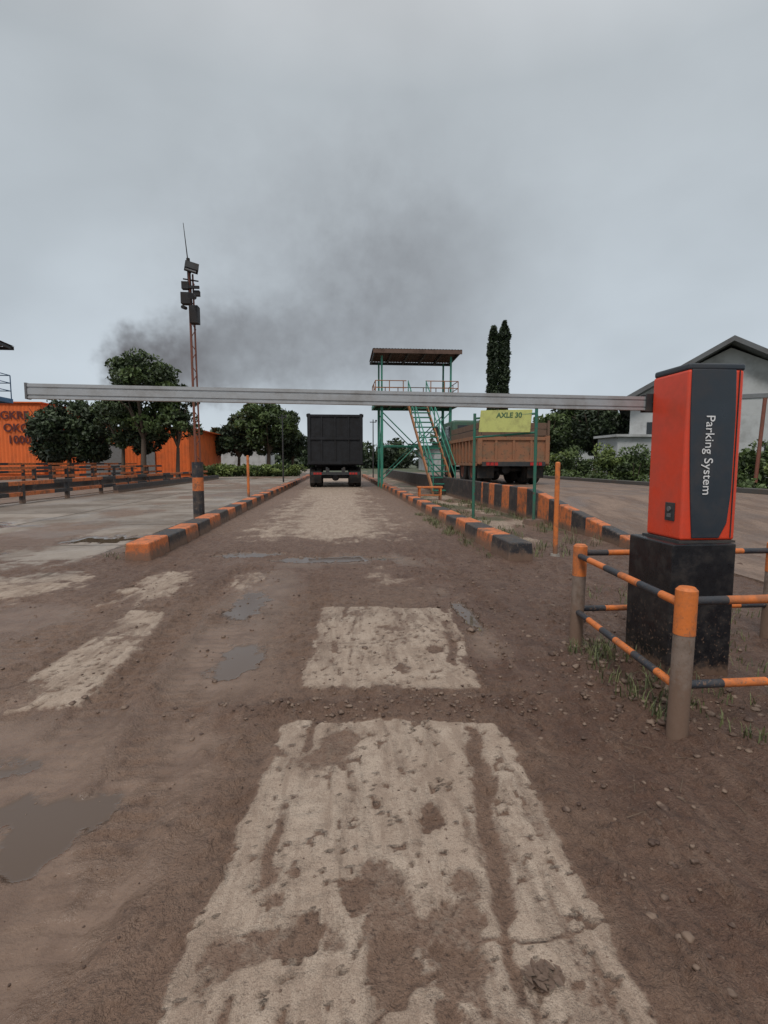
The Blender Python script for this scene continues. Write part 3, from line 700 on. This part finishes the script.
def tree(x,y,rx,rz,cz,mat,nb=46,nl=150,leaf=.17,br=.8,trunk=.2,name='tree'):
    e=empty(name); mb=MB(); fork=max(1.,cz-rz*.9)
    mb.cyl((x,y,-.1),(x+.1,y,fork),trunk,trunk*.7,n=10)
    for k in range(9):
        t=2*math.pi*k/9+random.random(); f=random.uniform(.5,.85)
        p=Vector((x+.1,y,fork)); q=Vector((x+math.cos(t)*rx*f*.5,y+math.sin(t)*rx*f*.5,cz+random.uniform(-.3,.2)*rz)); s=Vector((x+math.cos(t)*rx*f,y+math.sin(t)*rx*f,cz+random.uniform(-.1,.75)*rz))
        mb.cyl(p,q,trunk*.5,trunk*.28,n=7); mb.cyl(q,s,trunk*.28,trunk*.08,n=6)
    mb.done('trunk_and_limbs',BARK,e,smooth=True)
    c,t=blobs(x,y,cz,rx-br*.5,rx-br*.5,rz-br*.4,nb,nl,br); leafmesh('crown',c,leaf,mat,e,t)
tree(-19.6,40,2.8,2.3,3.6,LEAFD,80,150,.17,.75,.2)
tree(-21.2,41,1.4,1.5,2.5,LEAFD,30,130,.17,.6,.15)
tree(-17.6,39.5,1.6,1.5,2.7,LEAFD,34,130,.17,.6,.15)
tree(-12.9,36,2.6,3.0,5.5,LEAF,84,130,.15,.68,.2)
tree(-11.0,37,1.8,2.5,4.5,LEAF,36,130,.15,.62,.15)
tree(-15.0,38,1.8,1.9,4.0,LEAF,34,130,.15,.6,.15)
tree(-13.4,37.5,1.8,1.5,3.2,LEAFD,30,120,.15,.6,.12)
tree(-7.2,55,3.4,2.8,4.8,LEAF,76,150,.22,.9,.25)
tree(-10.6,57,2.9,2.3,3.8,LEAFD,56,130,.22,.8,.2)
tree(-5.0,58,1.9,1.7,3.2,LEAFD,30,130,.22,.7,.2)
tree(22.5,50,3.6,2.5,4.3,LEAFD,55,140,.24,1.0,.25)
tree(27.5,52,3.4,2.6,4.4,LEAFD,50,140,.24,1.0,.25)
tree(18.3,56,2.6,1.8,3.4,LEAF,34,130,.24,.9,.2)
tree(15.8,31,1.9,1.7,3.5,LEAFD,36,130,.15,.6,.16)
tree(13.6,33,1.5,1.5,2.9,LEAF,30,130,.15,.55,.14)
tree(17.6,38,2.2,1.9,3.7,LEAF,36,130,.18,.7,.16)
for x,top in((14.95,14.2),(16.0,14.7)):
    e=empty('columnar_tree'); mb=MB(); mb.cyl((x,50,0),(x,50,top-1),.16,.03,n=8); mb.done('trunk',BARK,e)
    n=9000; z=rng.uniform(2.5,top,n); f=(z-2.5)/(top-2.5); rad=.58*np.minimum(1,(1-f)*7+.25)*(.88+.10*np.sin(z*3.1+x)+.06*np.sin(z*7.7)); th=rng.uniform(0,6.283,n); rr_=rad*rng.uniform(.55,1.08,n)
    leafmesh('foliage',np.stack([x+rr_*np.cos(th),50+rr_*np.sin(th),z],1),.17,LEAFD,e,rng.uniform(.5,1.0,n))
cs=[];ts=[]
for k in range(210):
    x=rng.uniform(-150,190); y=rng.uniform(105,135); h=rng.uniform(2.8,5.4)+1.6*math.sin(x*.07)
    c,t=blobs(x,y,h*.55,3.4,2.5,h*.5,7,55,1.7); cs.append(c);ts.append(t)
leafmesh('distant_treeline',np.concatenate(cs),.6,LEAFD,None,np.concatenate(ts))
def bush(x,y,r,h,mat,nb=14,leaf=.08):
    c,t=blobs(x,y,h*.5,r*.75,r*.75,h*.38,nb,190,r*.38); c[:,2]=np.maximum(c[:,2],.02)
    e=empty('bush'); leafmesh('foliage',c,leaf,mat,e,t)
    mb=MB()
    for k in range(5):
        a=random.random()*6.28; mb.cyl((x,y,-.05),(x+math.cos(a)*r*.5,y+math.sin(a)*r*.5,h*.6),.025,.01,n=5)
    mb.done('stems',BARK,e)
for (x,y,r,h,m_) in [(11.6,14.6,.9,1.9,LEAF),(12.6,13.2,.8,1.8,LEAFL),(11.7,17,.9,1.6,LEAFL),(12.0,20.2,1.0,2.0,LEAF),(12.3,22.6,1.1,2.1,LEAFL),(13.6,24.0,1.0,1.9,LEAF),
                     (11.6,26,1.1,2.1,LEAFL),(12.1,29.5,1.2,2.2,LEAF),(11.8,33,1.2,2.1,LEAFL),(13.5,19,1.2,1.9,LEAF),(14.2,16,1.,1.9,LEAF),(11.5,37,1.3,2.6,LEAFL),(13.0,27.5,1.2,2.2,LEAF),(14.6,23.3,1.0,1.8,LEAFL),(12.9,15.8,.9,1.7,LEAFL)]:
    bush(x,y,r,h,m_)
cs=[];ts=[]
for k in range(60):
    c,t=blobs(rng.uniform(-12,-3.6),rng.uniform(47,50),.5,.7,.5,.4,4,60,.4); cs.append(c);ts.append(t)
leafmesh('hedge',np.concatenate(cs),.14,LEAFL,None,np.concatenate(ts))
cs=[];ts=[]
for k in range(60):
    c,t=blobs(rng.uniform(10.4,11.2),rng.uniform(11,40),rng.uniform(.25,.5),.45,.6,.35,4,60,.34); cs.append(c);ts.append(t)
leafmesh('hedge',np.concatenate(cs),.08,LEAF,None,np.concatenate(ts))
def gz(x,y):
    j=int(np.clip(np.searchsorted(xs,x),1,nx-1)); k=int(np.clip(np.searchsorted(ys,y),1,ny-1)); return float(Z[k,j])
def blades(name,spots,mat):
    V=[];Fc=[];T=[]
    for (x,y,r,n,h) in spots:
        for k in range(n):
            a=random.random()*6.28; q=r*math.sqrt(random.random()); bx=x+q*math.cos(a); by=y+q*math.sin(a); g0=gz(bx,by); hh=h*random.uniform(.4,1.1); la=random.random()*6.28; ln=hh*random.uniform(.3,1.2); w=random.uniform(.0018,.0035)*(1+y*.08)
            dx,dy=math.cos(la),math.sin(la); o=len(V)
            V+=[(bx-dy*w,by+dx*w,g0-.01),(bx+dy*w,by-dx*w,g0-.01),(bx+dx*ln*.4+dy*w*.7,by+dy*ln*.4-dx*w*.7,g0+hh*.7),(bx+dx*ln*.4-dy*w*.7,by+dy*ln*.4+dx*w*.7,g0+hh*.7),(bx+dx*ln,by+dy*ln,g0+hh)]
            Fc+=[(o,o+1,o+2,o+3),(o+3,o+2,o+4)]; T+=[random.uniform(.5,1.3)]*5
    me=bpy.data.meshes.new(name); me.from_pydata(V,[],Fc); at=me.color_attributes.new('tint','FLOAT_COLOR','POINT')
    at.data.foreach_set('color',(np.array(T)[:,None]*np.ones((1,4))).astype(np.float32).ravel()); me.materials.append(mat)
    o=bpy.data.objects.new(name,me); scene.collection.objects.link(o)
sp=[]
for k in range(44): sp.append((random.uniform(1.46,1.74),random.uniform(2.2,3.2),.05,8,.085))
for k in range(30): sp.append((random.uniform(1.65,2.4),random.uniform(1.6,2.5),.06,8,.06))
for k in range(60): sp.append((random.uniform(1.80,2.05),random.uniform(6.2,12),.08,10,.08))
for k in range(110): sp.append((random.uniform(2.42,3.1),random.uniform(6.3,16),.12,12,.10))
for k in range(60): sp.append((random.uniform(3.4,4.04),random.uniform(7,16),.12,12,.12))
for k in range(30): sp.append((random.uniform(-3.0,-2.64),random.uniform(6.6,14),.08,8,.07))
for k in range(30): sp.append((random.uniform(2.2,3.4),random.uniform(2.7,4.6),.10,8,.07))
GR=leafmat('grass_blade',(.045,.055,.02),(.15,.16,.065)); blades('grass',sp,GR)
# ---------------------------------------------------------------- stones and clods
def stones():
    V=[];Fc=[];o=0
    import bmesh
    bm=bmesh.new(); bmesh.ops.create_icosphere(bm,subdivisions=2,radius=1); bv=np.array([v.co[:] for v in bm.verts]); bf=np.array([[v.index for v in f.verts] for f in bm.faces]); bm.free()
    def add(x,y,s):
        nonlocal o
        ph=rng.uniform(0,6,3); bumpy=1+.22*np.sin(bv[:,0]*3+ph[0])*np.cos(bv[:,1]*3.4+ph[1])+.12*np.sin(bv[:,2]*6+ph[2])+rng.uniform(-.06,.06,len(bv))
        v=bv*bumpy[:,None]*np.array([s*rng.uniform(.8,1.4),s*rng.uniform(.8,1.3),s*.6]); a=rng.uniform(0,6.28); c_,s_=math.cos(a),math.sin(a)
        v=v@np.array([[c_,-s_,0],[s_,c_,0],[0,0,1]])+np.array([x,y,gz(x,y)+s*.1]); V.append(v); Fc.append(bf+o); o+=len(bv)
    for k in range(1700): add(rng.uniform(.75,2.6),rng.uniform(1.,6),abs(rng.normal())*.0045+.002)
    for k in range(1000): add(rng.uniform(-2.6,2.2),rng.uniform(2.3,6.5),abs(rng.normal())*.005+.002)
    for k in range(220): add(.25+rng.normal()*.5,2.47+rng.normal()*.07,rng.uniform(.004,.012))
    for k in range(200): add(rng.uniform(-1.3,.7),rng.uniform(.9,2.3),rng.uniform(.0015,.004))
    for k in range(60): add(rng.uniform(.8,2.4),rng.uniform(1.2,4),rng.uniform(.008,.017))
    for k in range(120): add(rng.uniform(1.35,1.78),rng.uniform(2.1,3.3),rng.uniform(.006,.022))
    for k in range(70): add(rng.uniform(1.6,2.6),rng.uniform(1.9,2.5),rng.uniform(.006,.018))
    for p in [(.78,3.35,.026),(.95,3.6,.03),(1.35,3.1,.024),(-1.05,2.55,.018),(1.05,3.3,.018)]: add(*p)
    V_=np.concatenate(V);F_=np.concatenate(Fc); me=bpy.data.meshes.new('gravel'); me.from_pydata(V_.tolist(),[],F_.tolist())
    me.polygons.foreach_set('use_smooth',[True]*len(F_))
    m,t,b=newmat('gravel_mat'); P=t.n('ShaderNodeNewGeometry').outputs['Position']; t.put(b.inputs['Base Color'],t.mix(t.ss(t.noise(P,19,2,.5),.4,.6),(.070,.040,.028),(.19,.13,.095))); b.inputs['Roughness'].default_value=.65
    me.materials.append(m); ob=bpy.data.objects.new('gravel',me); scene.collection.objects.link(ob)
stones()
mb=MB()
for k in range(40):
    x=random.uniform(.95,2.2); y=random.uniform(1.3,3.3); a=random.random()*3.14; l=random.uniform(.03,.11); z=gz(x,y)+.008
    mb.cyl((x,y,z),(x+math.cos(a)*l,y+math.sin(a)*l,z+random.uniform(0,.01)),.0018,.001,n=5)
mb.done('twig_litter',paint('twig',(.16,.11,.075),.85,.4,30))
mb=MB()
for k in range(34):
    a=k*2.4; r=.04*math.sqrt(k/34); c=Vector((.465+math.cos(a)*r*1.2,1.06+math.sin(a)*r*.8,.018+.010*random.random()))
    d1=Vector((random.uniform(-1,1),random.uniform(-1,1),random.uniform(-.3,.5))).normalized()*.014; d2=d1.cross(Vector((random.uniform(-.4,.4),random.uniform(-.4,.4),1))).normalized()*.008
    mb.poly([c-d1,c+d2+Vector((0,0,.004)),c+d1]); mb.poly([c-d1,c+d1,c-d2+Vector((0,0,.003))])
mb.done('leaf_litter',paint('dry_leaf',(.15,.10,.075),.8,.5,60))

# ---------------------------------------------------------------- world, sun, camera
w=bpy.data.worlds.new('World'); scene.world=w; w.use_nodes=True; w.node_tree.nodes.clear(); t=NT(w.node_tree)
o=t.n('ShaderNodeOutputWorld'); bg=t.n('ShaderNodeBackground'); t.L.new(bg.outputs[0],o.inputs[0])
sky=t.n('ShaderNodeTexSky'); sky.sky_type='NISHITA'; sky.sun_disc=False; sky.sun_elevation=R(52); sky.sun_rotation=R(205)
G=t.n('ShaderNodeTexCoord').outputs['Generated']; sz=t.n('ShaderNodeSeparateXYZ'); t.put(sz.inputs[0],G)
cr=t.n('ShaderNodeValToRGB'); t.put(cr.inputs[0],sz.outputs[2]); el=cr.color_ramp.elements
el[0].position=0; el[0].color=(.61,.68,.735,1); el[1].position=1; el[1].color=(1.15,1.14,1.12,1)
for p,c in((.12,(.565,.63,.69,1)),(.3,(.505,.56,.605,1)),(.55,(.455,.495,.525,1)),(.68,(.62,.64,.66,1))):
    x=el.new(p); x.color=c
n1=t.noise(t.scalev(G,(1,1,1.5)),1.6,3,.5,.3); n2=t.noise(t.scalev(G,(1,1,1.9)),3.8,4,.52,.2)
f=t.math('ADD',.74,t.math('ADD',t.math('MULTIPLY',t.ss(n1,.28,.70),.22),t.math('MULTIPLY',n2,.22)))
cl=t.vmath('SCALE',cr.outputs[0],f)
# smoke drifting up from a fire beyond the trees: puffs placed by direction on the dome
ysafe=t.math('MAXIMUM',sz.outputs[1],.05)
cu=t.math('DIVIDE',sz.outputs[0],ysafe); cv=t.math('DIVIDE',sz.outputs[2],ysafe)
cb=t.n('ShaderNodeCombineXYZ'); t.put(cb.inputs[0],cu); t.put(cb.inputs[1],cv)
nn=t.n('ShaderNodeTexNoise'); t.put(nn.inputs['Vector'],G); nn.inputs['Scale'].default_value=8; nn.inputs['Detail'].default_value=4; nn.inputs['Roughness'].default_value=.55
nb=t.n('ShaderNodeTexNoise'); t.put(nb.inputs['Vector'],G); nb.inputs['Scale'].default_value=26; nb.inputs['Detail'].default_value=3; nb.inputs['Roughness'].default_value=.6
W=t.vmath('ADD',cb.outputs[0],t.vmath('ADD',t.vmath('SCALE',t.vmath('SUBTRACT',nn.outputs[1],(.5,.5,.5)),.16),t.vmath('SCALE',t.vmath('SUBTRACT',nb.outputs[1],(.5,.5,.5)),.07)))
sw=t.n('ShaderNodeSeparateXYZ'); t.put(sw.inputs[0],W)
front=t.ss(sz.outputs[1],.1,.3)
dens=None
for (au,av,ru,rv,al) in [(.08,.33,.46,.32,.38),(.13,.34,.20,.19,.32),(.02,.20,.30,.13,.34),(-.14,.23,.19,.12,.46),(-.25,.215,.13,.085,.62),(-.31,.20,.11,.07,.85),(-.36,.195,.065,.05,.85),(-.26,.15,.14,.05,.65)]:
    a=t.math('DIVIDE',t.math('SUBTRACT',sw.outputs[0],au),ru); b=t.math('DIVIDE',t.math('SUBTRACT',sw.outputs[1],av),rv)
    dd=t.math('SQRT',t.math('ADD',t.math('MULTIPLY',a,a),t.math('MULTIPLY',b,b)))
    k=t.math('SUBTRACT',1.,t.math('MULTIPLY',t.ss(dd,1.15,.10),al))
    dens=k if dens is None else t.math('MULTIPLY',dens,k)
dens=t.math('MULTIPLY',t.math('SUBTRACT',1.,dens),front)
dens=t.math('MULTIPLY',dens,t.math('ADD',.74,t.math('MULTIPLY',nb.outputs[0],.5)),clamp=True)
cl=t.mix(dens,cl,(.150,.146,.152))
skyc=t.vmath('SCALE',sky.outputs[0],.10)
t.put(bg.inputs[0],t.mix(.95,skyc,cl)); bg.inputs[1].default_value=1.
try:
    w.cycles.sampling_method='MANUAL'; w.cycles.sample_map_resolution=256
except Exception: pass
sd=bpy.data.lights.new('sun','SUN'); sd.energy=1.5; sd.angle=R(15); sd.color=(1,.95,.89); so=bpy.data.objects.new('sun',sd); scene.collection.objects.link(so)
so.rotation_euler=(R(38),0,R(-25))
cd=bpy.data.cameras.new('camera'); cam=bpy.data.objects.new('camera',cd); scene.collection.objects.link(cam); scene.camera=cam
cd.sensor_fit='HORIZONTAL'; cd.sensor_width=24; cd.lens=16.25; cd.clip_start=.05; cd.clip_end=3000
cam.location=(0,0,1.2); cam.rotation_euler=(R(90-5.38),0,R(-5.05))
scene.view_settings.view_transform='Standard'; scene.view_settings.look='None'; scene.view_settings.exposure=0
